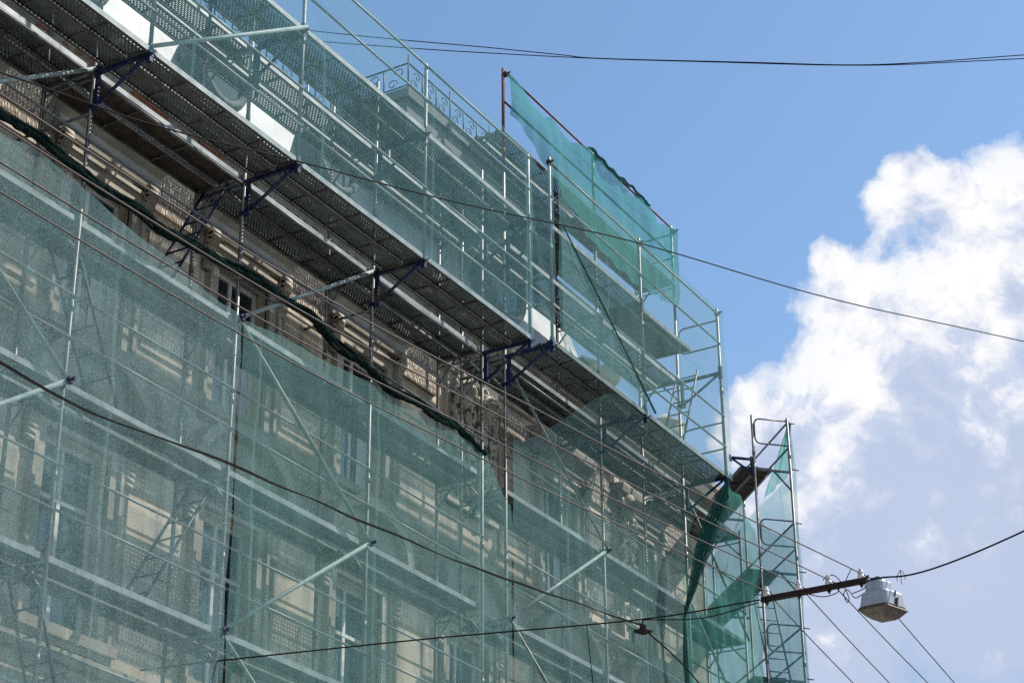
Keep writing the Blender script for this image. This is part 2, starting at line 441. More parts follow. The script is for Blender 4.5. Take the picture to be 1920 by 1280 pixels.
# string courses, cornice
def moulding(z, prof, name, x0=XA, x1=XB, mat=stone):
    mb = MB(); mb.profile_x([(YW - y, z + dz) for y, dz in prof], x0, x1)
    # around the corner
    pts0 = [C0 + NO*y + Vector((0, 0, z+dz)) for y, dz in prof]; pts1 = [p + LD*16 for p in pts0]
    n = len(prof)
    for i in range(n):
        j = (i+1) % n; mb.face([pts0[i], pts0[j], pts1[j], pts1[i]])
    return bpart(mb, name, mat)
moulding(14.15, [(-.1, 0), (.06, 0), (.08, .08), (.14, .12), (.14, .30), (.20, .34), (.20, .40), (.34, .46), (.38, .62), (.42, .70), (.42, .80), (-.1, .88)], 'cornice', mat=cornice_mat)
moulding(10.86, [(-.05, 0), (.10, 0), (.13, .05), (.13, .13), (-.05, .17)], 'string_course')
moulding(6.95, [(-.05, 0), (.10, 0), (.13, .05), (.13, .13), (-.05, .17)], 'string_course')
moulding(13.92, [(-.05, 0), (.05, 0), (.07, .03), (.07, .07), (-.05, .09)], 'string_course')
poly = [(XB - .05, 14.49), (XA, 14.49)]; x = XA            # dentil strip: one comb-shaped moulding
while x < XB - .25:
    poly += [(x, 14.44), (x+.11, 14.44), (x+.11, 14.33), (x+.21, 14.33)]; x += .21
    poly[-1] = (x, 14.33)
poly += [(x, 14.44), (XB - .05, 14.44)]
mb = MB(); k = 0
for i in range(2, len(poly)-2, 4):
    pass
n = len(poly); mb.v += [(px_, YW-.19, pz_) for px_, pz_ in poly] + [(px_, YW-.141, pz_) for px_, pz_ in poly]
for i in range(n):
    j = (i+1) % n; mb.f.append((j, i, n+i, n+j)); mb.mi.append(0); mb.sm.append(False)
me = bpy.data.meshes.new('tmp'); bmd = bmesh.new(); vs = [bmd.verts.new(v) for v in mb.v]
for f in mb.f: bmd.faces.new([vs[i] for i in f])
for o_ in (0, n): bmesh.ops.triangle_fill(bmd, edges=[bmd.edges.get((vs[o_+i], vs[o_+(i+1) % n])) for i in range(n)], use_beauty=True)
bmd.to_mesh(me); bmd.free(); me.materials.append(cornice_mat)
put('dentil_strip', me, bld, (-18, -YW, -GZ))
for k in range(-8, 12):                             # scrolled modillions
    x = 15.0 + k*1.438
    if XA < x < XB - .2:
        mb = MB()
        for q in range(7):
            t = q/6; mb.path([(x-.07, YW-.16-.05*math.sin(t*6), 14.44-.30*t), (x+.07, YW-.16-.05*math.sin(t*6), 14.44-.30*t)], .045-.015*t, 8)
        bpart(mb, 'modillion', stone)
# raised plaster blocks and textured panels on the piers between the windows
for i in range(-4, 7):
    xc = 16.45 + PER*i + PER/2
    if not XA+.6 < xc < XB-.5: continue
    for zb, nb, zp in ((7.5, 5, 10.18), (11.25, 4, 13.20), (4.2, 4, 6.3)):
        mb = MB()
        for k in range(nb):
            mb.box((xc-.5, YW-.03, zb+.46*k), (xc+.5, YW+.01, zb+.46*k+.41)); mb.box((xc-.49, YW-.012, zb+.46*k+.412), (xc+.49, YW+.01, zb+.46*k+.458))
        bpart(mb, 'pier_block', plaster)
        if zp > 12 and 24.2 < xc < 26.2: continue
        mb = MB(); mb.box((xc-.46, YW-.05, zp), (xc+.46, YW+.012, zp+.56)); bpart(mb, 'textured_panel', retic)

def window(xc, z0, z1, wd, st, curtained):
    H = z1 - z0; a, b = xc - wd/2, xc + wd/2; y = YW + .22
    surround = MB()
    for s in (-1, 1):
        e = xc + s*(wd/2)
        surround.box((e, YW-.06, z0-.02), (e + s*.15, YW+.02, z1)); surround.box((e+s*.15, YW-.10, z0-.02), (e + s*.21, YW+.02, z1+.1))
    surround.box((a-.15, YW-.061, z1), (b+.15, YW+.02, z1+.14)); surround.box((a-.21, YW-.101, z1+.14), (b+.21, YW+.02, z1+.19))
    surround.box((a-.25, YW-.16, z0-.16), (b+.25, YW+.2, z0-.03)); surround.box((a-.2, YW-.11, z0-.24), (b+.2, YW+.02, z0-.162))
    o = bpart(surround, 'window', stone)
    fr = MB(); t = .06
    for (x0, x1, za, zb) in ((a, a+t, z0, z1), (b-t, b, z0, z1), (a+t, b-t, z1-t, z1), (a+t, b-t, z0, z0+t), (xc-t/2, xc+t/2, z0+t, z1-t), (a+t, b-t, z0+H*.68, z0+H*.68+.05)):
        fr.box((x0, y-.03 - (.004 if zb-za < .1 else 0), za), (x1, y+.03, zb))
    fr.build('frame', white_paint, o)
    pn = MB(); pn.box((a+.02, y+.0, z0+.02), (b-.02, y+.012, z1-.02)); pn.build('pane', glass, o)
    if curtained:
        c = MB()
        for s in (-1, 1):
            n = 9
            for i in range(n-1):
                x0 = xc + s*(wd/2-.07 - i*.035); x1 = x0 - s*.035
                c.face([(x0, y-.008+.006*(i % 2), z0+.08), (x1, y-.008+.006*((i+1) % 2), z0+.08), (x1, y-.008+.006*((i+1) % 2), z0+H*.66), (x0, y-.008+.006*(i % 2), z0+H*.66)])
        c.build('curtain', curtain, o)
    hd = MB()
    if st == 'U':                                    # straight entablature on two consoles
        zt = z1 + .28
        hd.profile_x([(YW+.02, zt), (YW-.12, zt), (YW-.14, zt+.10), (YW-.14, zt+.20), (YW-.24, zt+.26), (YW-.26, zt+.36), (YW-.26, zt+.40), (YW+.02, zt+.46)], xc-.95, xc+.95)
        for s in (-1, 1):
            e = xc + s*.80
            for q in range(8):
                u = q/7; hd.path([(e-.08, YW-.06-.07*(1-u)-.02*math.sin(u*9), zt-.02-.5*u), (e+.08, YW-.06-.07*(1-u)-.02*math.sin(u*9), zt-.02-.5*u)], .06-.02*u, 8)
        hd.box((xc-.5, YW-.08, z1+.16), (xc+.5, YW-.005, z1+.26))
    elif st == 'M':                                  # round-headed pediment
        zt = z1 + .26; n = 16; Rr = 1.02
        hd.profile_x([(YW+.02, zt), (YW-.15, zt), (YW-.17, zt+.06), (YW-.24, zt+.12), (YW-.24, zt+.17), (YW+.02, zt+.19)], xc-1.05, xc+1.05)
        outer = [(xc + Rr*math.cos(math.pi*i/n), zt+.19 + .74*math.sin(math.pi*i/n)) for i in range(n+1)]
        inner = [(xc + (Rr-.17)*math.cos(math.pi*i/n), zt+.19 + .60*math.sin(math.pi*i/n)) for i in range(n+1)]
        hd.extrude_xz([p for p in outer] + [p for p in reversed(inner)], YW-.30, YW+.02)
        hd.extrude_xz(inner, YW-.13, YW+.015)
        hd.lathe([(.02, 0), (.14, .05), (.17, .16), (.13, .27), (.05, .34)], (xc, YW-.16, zt+.22), 10)
        for s in (-1, 1):
            for q in range(8):
                u = q/7; e = xc + s*.85
                hd.path([(e-.08, YW-.06-.07*(1-u), zt-.02-.5*u), (e+.08, YW-.06-.07*(1-u), zt-.02-.5*u)], .06-.02*u, 8)
    else:
        zt = z1 + .28
        hd.extrude_xz([(xc-1.0, zt), (xc+1.0, zt), (xc, zt+.55)], YW-.22, YW+.02)
    hd.build('hood', stone, o)
for i, (xc, z0, z1, wd, st) in enumerate(wins):
    window(xc, z0, z1, wd, st, i % 3 != 1)

# carved stucco drops on the wide piers (mask, garland and leaves)
def ornament(xc, z0, z1, seed):
    rnd = random.Random(seed); mb = MB()
    mb.box((xc-.34, YW-.07, z0), (xc+.34, YW+.01, z1))
    mb.box((xc-.40, YW-.12, z1-.12), (xc+.40, YW+.01, z1)); mb.box((xc-.40, YW-.12, z0), (xc+.40, YW+.01, z0+.12))
    z = z1 - .2
    while z > z0 + .2:
        for s in (-1, 1):
            cx = xc + s*rnd.uniform(.07, .22); r0 = rnd.uniform(.09, .16); ph = rnd.uniform(0, 6.28); pts = []
            for q in range(10):
                t = q/9; rr = r0*(1-.75*t); an = ph + s*t*6.0
                pts.append((cx + rr*math.cos(an), YW-.13-.05*math.sin(t*3), z + rr*math.sin(an)))
            mb.path(pts, [.045-.028*q/9 for q in range(10)], 7)
        z -= rnd.uniform(.10, .17)
    for q in range(26):
        x = xc + rnd.uniform(-.25, .25); zz = rnd.uniform(z0+.2, z1-.2); r = rnd.uniform(.03, .075)
        mb.lathe([(r*.2, -r), (r*.85, -r*.5), (r, 0), (r*.85, r*.5), (r*.2, r)], (x, YW-.12, zz), 8)
    # mask
    mb.lathe([(.03, -.24), (.11, -.18), (.16, -.05), (.17, .06), (.13, .17), (.05, .24)], (xc, YW-.15, z1-.45), 12)
    mb.box((xc-.025, YW-.36, z1-.50), (xc+.025, YW-.28, z1-.40))
    return bpart(mb, 'carved_ornament', stucco)
ornament(24.75, 11.6, 13.9, 3); ornament(25.45, 11.6, 13.9, 4); ornament(30.2, 11.3, 13.9, 5); ornament(13.6, 11.3, 13.6, 8)

# roof: steep white sheet-metal slope, flat top, round dormers, projecting bay and ironwork cresting
YB, ZT = 16.35, 17.6
def roofslope(x0, x1, z1, yb):
    mb = MB(); y0, z0 = YW+.02, 15.03
    mb.face([(x0, y0, z0), (x1, y0, z0), (x1, yb, z1), (x0, yb, z1)])
    mb.face([(x0, yb, z1), (x1, yb, z1), (x1, yb+6, z1), (x0, yb+6, z1)])
    mb.face([(x1, y0, z0), (x1, yb+6, z0), (x1, yb+6, z1), (x1, yb, z1)]); mb.face([(x0, yb+6, z0), (x0, y0, z0), (x0, yb, z1), (x0, yb+6, z1)])
    return mb
bpart(roofslope(XA, 26.4, ZT, YB), 'roof', zinc)
bpart(roofslope(26.42, 29.6, 16.9, YB-.2), 'roof', zinc)
mb = MB(); mb.face([(29.6, YW, 15.04), (33.7, YW, 15.04), (42, 24, 15.04), (29.6, 24, 15.04)]); bpart(mb, 'roof', zinc)
mb = MB(); mb.box((29.65, YW-.05, 15.03), (31.1, YW+.5, 15.55)); mb.box((29.60, YW-.11, 15.552), (31.16, YW+.56, 15.68)); bpart(mb, 'parapet', gstone)
def dormer(xc, z=15.95, r=.42):
    mb = MB(); y0 = YW - .05; n = 20
    ring = [(xc + (r+.15)*math.cos(2*math.pi*i/n), z + (r+.15)*math.sin(2*math.pi*i/n)) for i in range(n)]
    mb.extrude_xz(ring, y0+.03, YW+1.0)
    mb.path([(xc + (r+.06)*math.cos(2*math.pi*i/n), y0, z + (r+.06)*math.sin(2*math.pi*i/n)) for i in range(n)], .07, 8, closed=True)
    mb.box((xc-.75, y0-.02, z-.72), (xc+.75, YW+.9, z-.56)); 
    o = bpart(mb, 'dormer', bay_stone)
    pn = MB(); pn.extrude_xz([(xc + r*math.cos(2*math.pi*i/n), z + r*math.sin(2*math.pi*i/n)) for i in range(n)], y0+.012, y0+.028); pn.build('pane', glass, o)
for xc in (10.2, 13.0, 15.75, 18.62, 21.35, 26.3): dormer(xc)
mb = MB()
mb.box((22.45, 14.97, 16.75), (27.3, 17.4, 17.5)); mb.box((22.38, 14.90, 17.5), (27.37, 17.4, 17.66)); mb.box((22.50, 15.02, 16.62), (27.25, 17.4, 16.75))
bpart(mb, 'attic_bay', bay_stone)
def cresting(p0, p1, name='railing'):
    p0, p1 = Vector(p0), Vector(p1); L = (p1-p0).length; d = (p1-p0)/L; mb = MB(); n = max(2, round(L/.42))
    up = Vector((0, 0, 1)); h = .46
    mb.tube(p0+up*h, p1+up*h, .014, 6); mb.tube(p0+up*.06, p1+up*.06, .012, 6)
    for i in range(n+1):
        q = p0 + d*(L*i/n); mb.tube(q, q+up*(h+(.16 if i % 3 == 0 else 0)), .013, 6)
        if i < n:
            for s, zc in ((1, .15), (-1, .33)):
                c = q + d*(L/n*(.5 - .14*s)) + up*zc; pts = []
                for k in range(11):
                    t = k/10; rr = .095*(1-.7*t); an = s*(t*6.5) + (0 if s > 0 else math.pi)
                    pts.append(c + d*(rr*math.cos(an)) + up*(rr*math.sin(an)))
                mb.path(pts, .009, 5)
    return bpart(mb, name, iron)
cresting((22.42, 14.94, 17.66), (27.3, 14.94, 17.66)); cresting((22.42, 16.3, 17.66), (22.42, 14.94, 17.66))
cresting((8, YB+.02, ZT), (22.38, YB+.02, ZT))
def urn(x, y, z, s=1.0, name='urn'):
    mb = MB(); mb.lathe([(.20*s, 0), (.20*s, .10*s), (.10*s, .16*s), (.08*s, .28*s), (.22*s, .42*s), (.34*s, .60*s), (.36*s, .74*s), (.30*s, .80*s), (.38*s, .86*s), (.36*s, .92*s), (.16*s, 1.0*s), (.05*s, 1.12*s)], (x, y, z), 16)
    return bpart(mb, name, gstone)
urn(30.3, YW+.15, 15.68, .62); urn(32.6, YW+.2, 15.04, 1.05); urn(28.9, YW-.05, 15.03, .75)

# ------------------------------------------------------------------ scaffolding
YP, YI, YO = 14.33, 15.10, 13.50
RP, RR = .0255, .019
PL = {}
def plank_mesh(L, kind='perf', wdt=.335):
    key = (round(L, 3), kind, wdt)
    if key in PL: return PL[key]
    mb = MB(); h = .07
    if kind == 'perf':
        mb.box((.03, 0, -.005), (L-.03, wdt, 0), 0)
        for y in (0, wdt-.004): mb.box((.03, y - (.002 if y == 0 else -.002), -h), (L-.03, y+.004 - (.002 if y == 0 else -.002), .002), 2 if y == 0 else 1)
        for y in (.006, wdt-.036): mb.box((.03, y, -h), (L-.03, y+.03, -h+.004), 1)
        for x in (.028, L-.032): mb.box((x, .01, -h-.0), (x+.004, wdt-.01, -.006), 1)
        for x in (.0, L-.03): mb.box((x, .05, -.03), (x+.03, .12, 0.006), 1); mb.box((x, wdt-.12, -.03), (x+.03, wdt-.05, .006), 1)
        x = .75
        while x < L-.5:
            mb.box((x, .006, -.03), (x+.03, wdt-.006, -.0055), 1); x += .75
        me = mb.mesh('deck_plank', [perf, planksteel, fascia])
    else:
        mb.box((.05, .02, -.014), (L-.05, wdt-.02, 0), 0)
        for y in (0, wdt-.03): mb.box((.03, y, -.065), (L-.03, y+.03, .003), 2 if y == 0 else 1)
        x = .03
        while x < L: mb.box((x, .03, -.05), (x+.03, wdt-.03, -.0142), 1); x += (L-.09)/3
        me = mb.mesh('deck_plank', [board, planksteel, fascia])
    PL[key] = me; return me

def pole(par, x, y, z0, z1, mat=steel, r=RP, joints=()):
    mb = MB(); mb.path([(0, 0, 0), (0, 0, z1-z0)], r, 10)
    for j in joints: mb.path([(0, 0, j-z0-.05), (0, 0, j-z0+.05)], r+.006, 10)
    return mb.build('pole', mat, par, (x, y, z0))
def tubeo(par, name, a, b, r=RR, mat=steel, n=8):
    a, b = Vector(a), Vector(b); mb = MB(); mb.path([(0, 0, 0), b-a], r, n); return mb.build(name, mat, par, a)
def clamp(par, p, mat=blue):
    mb = MB(); s = .034; mb.box((-s, -s, -.04), (s, s, .025)); mb.path([(-.02, -.1, 0), (.02, .02, 0)], .016, 6); mb.path([(.06, -.03, .01), (-.06, -.03, -.01)], .012, 6)
    return mb.build('clamp', mat, par, p)
BRM = None
def bracket(par, x, y1, y0, z, mat=blue, d=None):
    """triangular console from pole at y1 out to y0"""
    mb = MB(); L = y1-y0
    mb.box((-.022, -L, -.05), (.022, 0, 0)); mb.box((-.028, -L-.03, -.14), (.028, -L+.03, .10))
    mb.box((-.02, -.10, -.50), (.02, -.045, -.02)); mb.path([(0, -L+.06, -.06), (0, -.07, -.48)], .022, 8)
    mb.box((-.035, -.12, -.52), (.035, .04, -.46))
    return mb.build('bracket', mat, par, (x, y1, z))
def transom(par, x, z, y0=YP, y1=YI, mat=steelg):
    mb = MB(); mb.path([(0, 0, 0), (0, y1-y0, 0)], .024, 8); mb.path([(0, .02, -.34), (0, .30, -.02)], .016, 8); mb.path([(0, y1-y0-.02, -.34), (0, y1-y0-.30, -.02)], .016, 8)
    mb.path([(0, .0, -.09), (0, y1-y0, -.09)], .013, 6)
    return mb.build('transom', mat, par, (x, y0, z))
def planks(par, x0, x1, ys, z, kind='perf', wdt=.335):
    for y in ys: put('deck_plank', plank_mesh(x1-x0, kind, wdt), par, (x0 + random.uniform(-.008, .008), y + random.uniform(-.012, .006), z+.035 + random.uniform(-.008, .008)), (random.uniform(-.012, .012), random.uniform(-.002, .002), random.uniform(-.004, .004)))
def end_frame(par, a, b, z, mat=steel):
    """rounded end guard between two poles a, b (xy) above deck z"""
    a, b = Vector((a[0], a[1], z)), Vector((b[0], b[1], z)); d = (b-a)
    pts = [b + Vector((0, 0, 1.0))]
    for t in range(7):
        an = math.pi/2*t/6; c = a + d*.06 + d.normalized()*.12
        pts.append(c - d.normalized()*.12*math.sin(an) + Vector((0, 0, .88 + .12*math.cos(an))))
    for t in range(7):
        an = math.pi/2*t/6; c = a + d*.06 + d.normalized()*.12
        pts.append(c - d.normalized()*.12*math.cos(an) + Vector((0, 0, .62 - .12*math.sin(an))))
    pts.append(b + Vector((0, 0, .5)))
    mb = MB(); mb.path([p - a for p in pts], .016, 7); return mb.build('end_guard', mat, par, a)
ZL = [13.50, 11.50, 9.50, 7.50, 5.50, 3.50]

# ---- left section
sc1 = thing('scaffold', 'long left run of tube scaffolding with perforated steel decks and blue brackets', 'scaffolding')
X1 = [9.10, 12.02, 14.93, 17.80, 20.72, 23.61]
for x in X1:
    J = [z+.9 for z in ZL]
    pole(sc1, x, YP, GZ, 16.6, joints=J); pole(sc1, x, YI, GZ, 16.6, joints=J)
    for z in ZL + [15.48]: transom(sc1, x, z-.03)
    bracket(sc1, x, YP, YO, 13.46); bracket(sc1, x, YP, YO, 15.46)
    pole(sc1, x, YO, 13.40, 16.62, steelg, joints=(15.3,)); clamp(sc1, (x, YO, 13.43)); clamp(sc1, (x, YO, 15.44), dark)
for i in range(5):
    a, b = X1[i], X1[i+1]
    for z in ZL:
        kd = 'wood' if (i == 2 and z in (13.5, 9.5, 7.5, 11.5)) else 'perf'
        planks(sc1, a, b, (YP+.04, YP+.42), z, kd)
        if z < 13: 
            for h in (.52, 1.03): tubeo(sc1, 'guard_rail', (a, YP-.03, z+h), (b, YP-.03, z+h), .016)
    planks(sc1, a, b, (YO-.012, YO+.33), 13.48); planks(sc1, a, b, (YO-.012, YO+.33), 15.48); planks(sc1, a, b, (YP+.04, YP+.42), 15.48)
    for z in (13.48, 15.48):
        for h in (.52, 1.08): tubeo(sc1, 'guard_rail', (a, YO-.03, z+h), (b, YO-.03, z+h), .017, steelg)
    tubeo(sc1, 'ledger', (a, YP, 13.40), (b, YP, 13.40), .02)
for i in (1, 3):                                     # zig-zag bracing in alternate bays, the rising tubes outside the net
    a, b = X1[i], X1[i+1]; y = YP-.055
    for z in (3.5, 7.5, 11.5):
        tubeo(sc1, 'diagonal_brace', (a, y, z), (b, y, z+2), .027, bracetube); clamp(sc1, (a, y-.02, z)); clamp(sc1, (b, y-.02, z+2))
        if z > 4: tubeo(sc1, 'diagonal_brace', (a, YP-.06, z-.05), (b, YP-.06, z-2), .027, steelg)
tubeo(sc1, 'diagonal_brace', (X1[2], YO-.05, 13.52), (X1[3], YO-.05, 15.50), .027, bracetube)
tubeo(sc1, 'diagonal_brace', (X1[0], YO-.06, 15.50), (X1[1], YO-.06, 13.52), .0235, steelg)
for x, z0, z1 in ((16.35, 14.6, 16.9), (17.35, 14.3, 16.6)):   # blue posts left standing over the upper deck
    pole(sc1, x, YO+.35, z0, z1, blue, .02)
for x in (14.93, 20.72): tubeo(sc1, 'wall_tie', (x, YP, 12.9), (x, YW-.02, 12.9), .02)
for x in (20.0, 22.1): pole(sc1, x, YI-.05, 15.5, 16.45, steelg, .02)

# ---- right section, stepped out at its left end, one lift taller on the inner frames
sc2 = thing('scaffold', 'right run of scaffolding rising one lift higher, with solid boards on its last upper bay', 'scaffolding')
X2 = [24.28, 27.33, 30.38]
for x in X2:
    J = [z+.9 for z in ZL]
    pole(sc2, x, YP, GZ, 16.9, steel, joints=J + [15.2]); pole(sc2, x, YP, 16.9, 18.87, rust if x < 24.5 else steel, joints=[17.3]); pole(sc2, x, YI, GZ, 18.0 if x > 24.5 else 17.8, joints=J)
    for z in ZL + [13.7, 15.70, 17.70]: transom(sc2, x, z-.03)
    bracket(sc2, x, YP, YO, 13.68); bracket(sc2, x, YP, YO, 15.68)
    pole(sc2, x, YO, 13.56, 16.92, steel, joints=(15.3,)); clamp(sc2, (x, YO, 13.62)); clamp(sc2, (x, YO, 16.84), dark); clamp(sc2, (x, YP-.05, 18.75), dark)
for i in range(2):
    a, b = X2[i], X2[i+1]
    for z in [13.7] + ZL[1:]:
        planks(sc2, a, b, (YP+.04, YP+.42), z)
        if z < 13:
            for h in (.52, 1.03): tubeo(sc2, 'guard_rail', (a, YP-.03, z+h), (b, YP-.03, z+h), .016)
    planks(sc2, a, b, (YO-.012, YO+.33), 13.70)
    planks(sc2, a, b, (YP+.04, YP+.42), 15.70)
    if i == 0: planks(sc2, a, b, (YO-.012, YO+.33), 15.70); planks(sc2, a, b, (YP+.04, YP+.42), 17.70)
    else: planks(sc2, a, b-.98, (YO+.08,), 15.70, 'wood', .70); planks(sc2, a, b, (YP+.06,), 17.70, 'wood', .68)
    for z in (13.70, 15.70):
        for h in (.52, 1.10): tubeo(sc2, 'guard_rail', (a, YO-.03, z+h), (b, YO-.03, z+h), .018, steelg)
    for h in (.52, 1.10): tubeo(sc2, 'guard_rail', (a, YP-.03, 17.70+h), (b, YP-.03, 17.70+h), .018, rust)
    tubeo(sc2, 'ledger', (a, YP, 13.5), (b, YP, 13.5), .02); tubeo(sc2, 'ledger', (a, YP-.03, 17.62), (b, YP-.03, 17.62), .024, steelg)
y = YP-.06
for z in (5.5, 9.5):
    tubeo(sc2, 'diagonal_brace', (X2[0], YP-.055, z), (X2[1], YP-.055, z+2), .027, bracetube); tubeo(sc2, 'diagonal_brace', (X2[0], y-.02, z+3.95), (X2[1], y-.02, z+2), .0235, steelg)
    tubeo(sc2, 'diagonal_brace', (X2[0], y-.02, z-.05), (X2[1], y-.02, z-2), .0205, steelg)
    clamp(sc2, (X2[0], y, z)); clamp(sc2, (X2[1], y, z+2))
for z in (13.7, 15.7): end_frame(sc2, (30.38, YP), (30.38, YO), z)
end_frame(sc2, (30.38, YI), (30.38, YP), 17.7); end_frame(sc2, (23.98, YP), (23.98, YO), 13.7)
# the half bay that links to the corner tower
XE = 32.7
for y in (YP, YI):
    pole(sc2, XE, y, GZ, 13.6 if y == YP else 13.4)
for z in ZL[:5]:
    transom(sc2, XE, z-.03)
    planks(sc2, X2[2], XE, (YP+.04, YP+.42), z-.0, 'perf' if z in (13.5, 9.5) else 'wood')
    for h in (.5, 1.0):
        if z < 13: tubeo(sc2, 'guard_rail', (X2[2], YP-.03, z+h), (XE, YP-.03, z+h), .017)
    if z < 13: tubeo(sc2, 'diagonal_brace', (X2[2], YP-.06, z+2), (XE, YP-.06, z), .022, steelg)

for x, zz in ((17.8, [6.6+.55*i for i in range(9)]), (24.28, [7.1+.47*i for i in range(16)])):
    for z in zz:
        mb = MB(); zr = .004*math.sin(z*40); mb.path([(.031*math.cos(a*.785), .031*math.sin(a*.785), zr*a) for a in range(8)], .004, 5, closed=True); mb.path([(-.03, -.02, 0), (-.09, -.05, .01*math.sin(z*9))], .0025, 4)
        mb.build('cable_tie', white_paint, sc1 if x < 20 else sc2, (x, YP, z))
# ---- corner tower, turned with the second facade
sc3 = thing('scaffold', 'narrow scaffold tower at the far corner with bare top platform and blue bracket', 'scaffolding')
O3 = Vector((33.12, 13.42, 0)); WD = -NO*.70*1.0
def T(a, b, z): q = O3 + LD*a + WD*b; return (q.x, q.y, z)
ZT3 = [14.74, 12.74, 10.74, 8.74, 6.74, 4.74]
for a in (0, 2.5, 5.0):
    for b in (0, 1):
        q = T(a, b, 0); pole(sc3, q[0], q[1], GZ, 15.80 if (a == 0) else 15.75, joints=[z+.3 for z in ZT3])
    for z in ZT3:
        tubeo(sc3, 'transom', T(a, 0, z-.03), T(a, 1, z-.03), .026); 
        if a == 0:
            tubeo(sc3, 'gusset', T(a, 0, z-.40), T(a, .45, z-.05), .018)
            tubeo(sc3, 'gusset', T(a, 1, z-.40), T(a, .55, z-.05), .018)
for z in ZT3:
    end_frame(sc3, T(0, 1, 0), T(0, 0, 0), z, steel)
    for a in (0, 2.5):
        for h in (.5, 1.0): tubeo(sc3, 'guard_rail', T(a, -.04, z+h), T(a+2.5, -.04, z+h), .019)
        for bb, ww in ((.08, .29), (.52, .29)):
            me = plank_mesh(2.5, 'wood', .30); o = put('deck_plank', me, sc3, T(a, bb + ww/.7, z+.035)); 
            o.rotation_euler = (0, 0, R(44.5))
    q = T(0, 0, z)
    tubeo(sc3, 'lock_pin', (q[0]+.01, q[1]-.01, z+.03), (q[0]+.13, q[1]-.11, z+.03), .012, dark)
    q = T(0, 0, z+.98); tubeo(sc3, 'lock_pin', (q[0]+.01, q[1]-.01, z+.97), (q[0]+.12, q[1]-.10, z+.97), .012, dark)
mb = MB(); e = Vector(T(0, 1, 0)) - Vector(T(0, 0, 0)); e.normalize()
mb.path([(0, 0, 0), e*.46], .028, 6); mb.path([e*.44, Vector((0, 0, -.26))+e*.05], .02, 6); mb.path([e*.03+Vector((0, 0, .05)), e*.03+Vector((0, 0, -.32))], .032, 6); mb.path([e*.44+Vector((0, 0, .05)), e*.44+Vector((0, 0, -.07))], .03, 6)
mb.build('bracket', blue, sc3, T(0, 1.03, 14.9))

# ---- ladders
def ladder(label, top, bot, wv, w_=.38, mat=blue, rungs=7):
    top, bot = Vector(top), Vector(bot); wv = Vector(wv).normalized()*w_
    t = thing('ladder', label, 'ladder', bot, 'blue ladders between the scaffold decks')
    L = top-bot
    for s in (0, 1): tubeo(t, 'stile', wv*s, L + wv*s, .019, mat)
    for i in range(rungs):
        f = (i+.6)/(rungs); tubeo(t, 'rung', L*f, L*f + wv, .013, mat)
YD = YP+.22
ladder('blue ladder under the dark wooden hatch of the open bay, below the brackets', (17.75, YD, 13.45), (16.75, YD, 11.55), (0, 1, 0))
ladder('blue ladder behind the net at lower left, leaning right towards the slit between nets', (17.9, YD, 9.5), (16.7, YD, 7.55), (0, 1, 0))
ladder('faint blue ladder behind the net just right of the leftmost bright pole, leaning left', (15.1, YD, 11.45), (16.1, YD, 9.55), (0, 1, 0))
ladder('blue ladder at the bottom left corner behind the net, its foot below the picture', (15.0, YD, 7.45), (15.75, YD, 5.55), (0, 1, 0))
ladder('bluish ladder against the sky in the last high bay of the right scaffolding', (30.25, YO+.38, 15.75), (29.35, YO+.38, 13.75), (0, 1, 0), .40)
def tl(a, z): q = T(a, .25, z); return q
ladder('blue grey ladder inside the net of the corner tower beside the crossarm', tl(.9, 12.7), tl(.25, 10.8), tuple(WD), .38, steelg)
ladder('lowest blue grey ladder inside the corner tower, below the crossarm', tl(.2, 10.7), tl(.9, 8.8), tuple(WD), .38, steelg)

# ------------------------------------------------------------------ nets
def net(name, label, mat, fn, nu, nv, parent=None, amp=.04, fs=1.3, axis=(0, 1, 0), seed=0, cat='net', group='green debris nets on the scaffolding', pin=False):
    """sheet of netting, fn(u,v) gives its point; gentle billows"""
    mb = MB(); ax = Vector(axis)
    for j in range(nv+1):
        for i in range(nu+1):
            u, v = i/nu, j/nv; p = Vector(fn(u, v))
            d = mnoise.noise(Vector((p.x*3.4 + p.z*.5 + seed, p.z*.45, 2)))*amp*1.1*(.35+v)*(.3 if pin else 1)
            d += mnoise.noise(Vector((p.x*fs + seed, p.z*fs, seed*1.7)))*amp + mnoise.noise(Vector((p.x*fs*3.1, p.z*fs*2.3+seed, 4)))*amp*.35
            if pin: d *= math.sin(math.pi*v)**.7 if 0 < v < 1 else 0
            mb.v.append(tuple(p + ax*d))
    for j in range(nv):
        for i in range(nu):
            k = j*(nu+1)+i; mb.f.append((k, k+1, k+nu+2, k+nu+1)); mb.mi.append(0); mb.sm.append(True)
    o = mb.build(name, mat, parent)
    if parent is None: tag(o, label, cat, group)
    return o
def lerp(a, b, t): return a + (b-a)*t
def pl(tab, x):
    if x <= tab[0][0]: return tab[0][1]
    for (a, p), (b, q) in zip(tab, tab[1:]):
        if x <= b: return lerp(p, q, (x-a)/(b-a))
    return tab[-1][1]
YN = YP - .10
topL = [(9, 11.9), (13.6, 11.84), (14.0, 11.92), (14.94, 11.79), (15.8, 11.68), (17.08, 11.54), (17.76, 11.5)]
topM = [(17.8, 11.45), (18.67, 11.59), (19.66, 11.60), (20.45, 11.70), (20.87, 11.72), (22.33, 11.76), (23.56, 11.80), (24.2, 11.2)]
def sheet(x0, x1, ztop, zbot, y=YN):
    def fn(u, v):
        x = lerp(x0, x1, u); zt = pl(ztop, x) if isinstance(ztop, list) else ztop
        return (x, y, lerp(zt, zbot, v))
    return fn
net('safety_net', 'grey green net sheet covering the lower left, left of the narrow slit', net_grey, sheet(9.0, 17.775, topL, 2.5), 90, 90, amp=.05, seed=1)
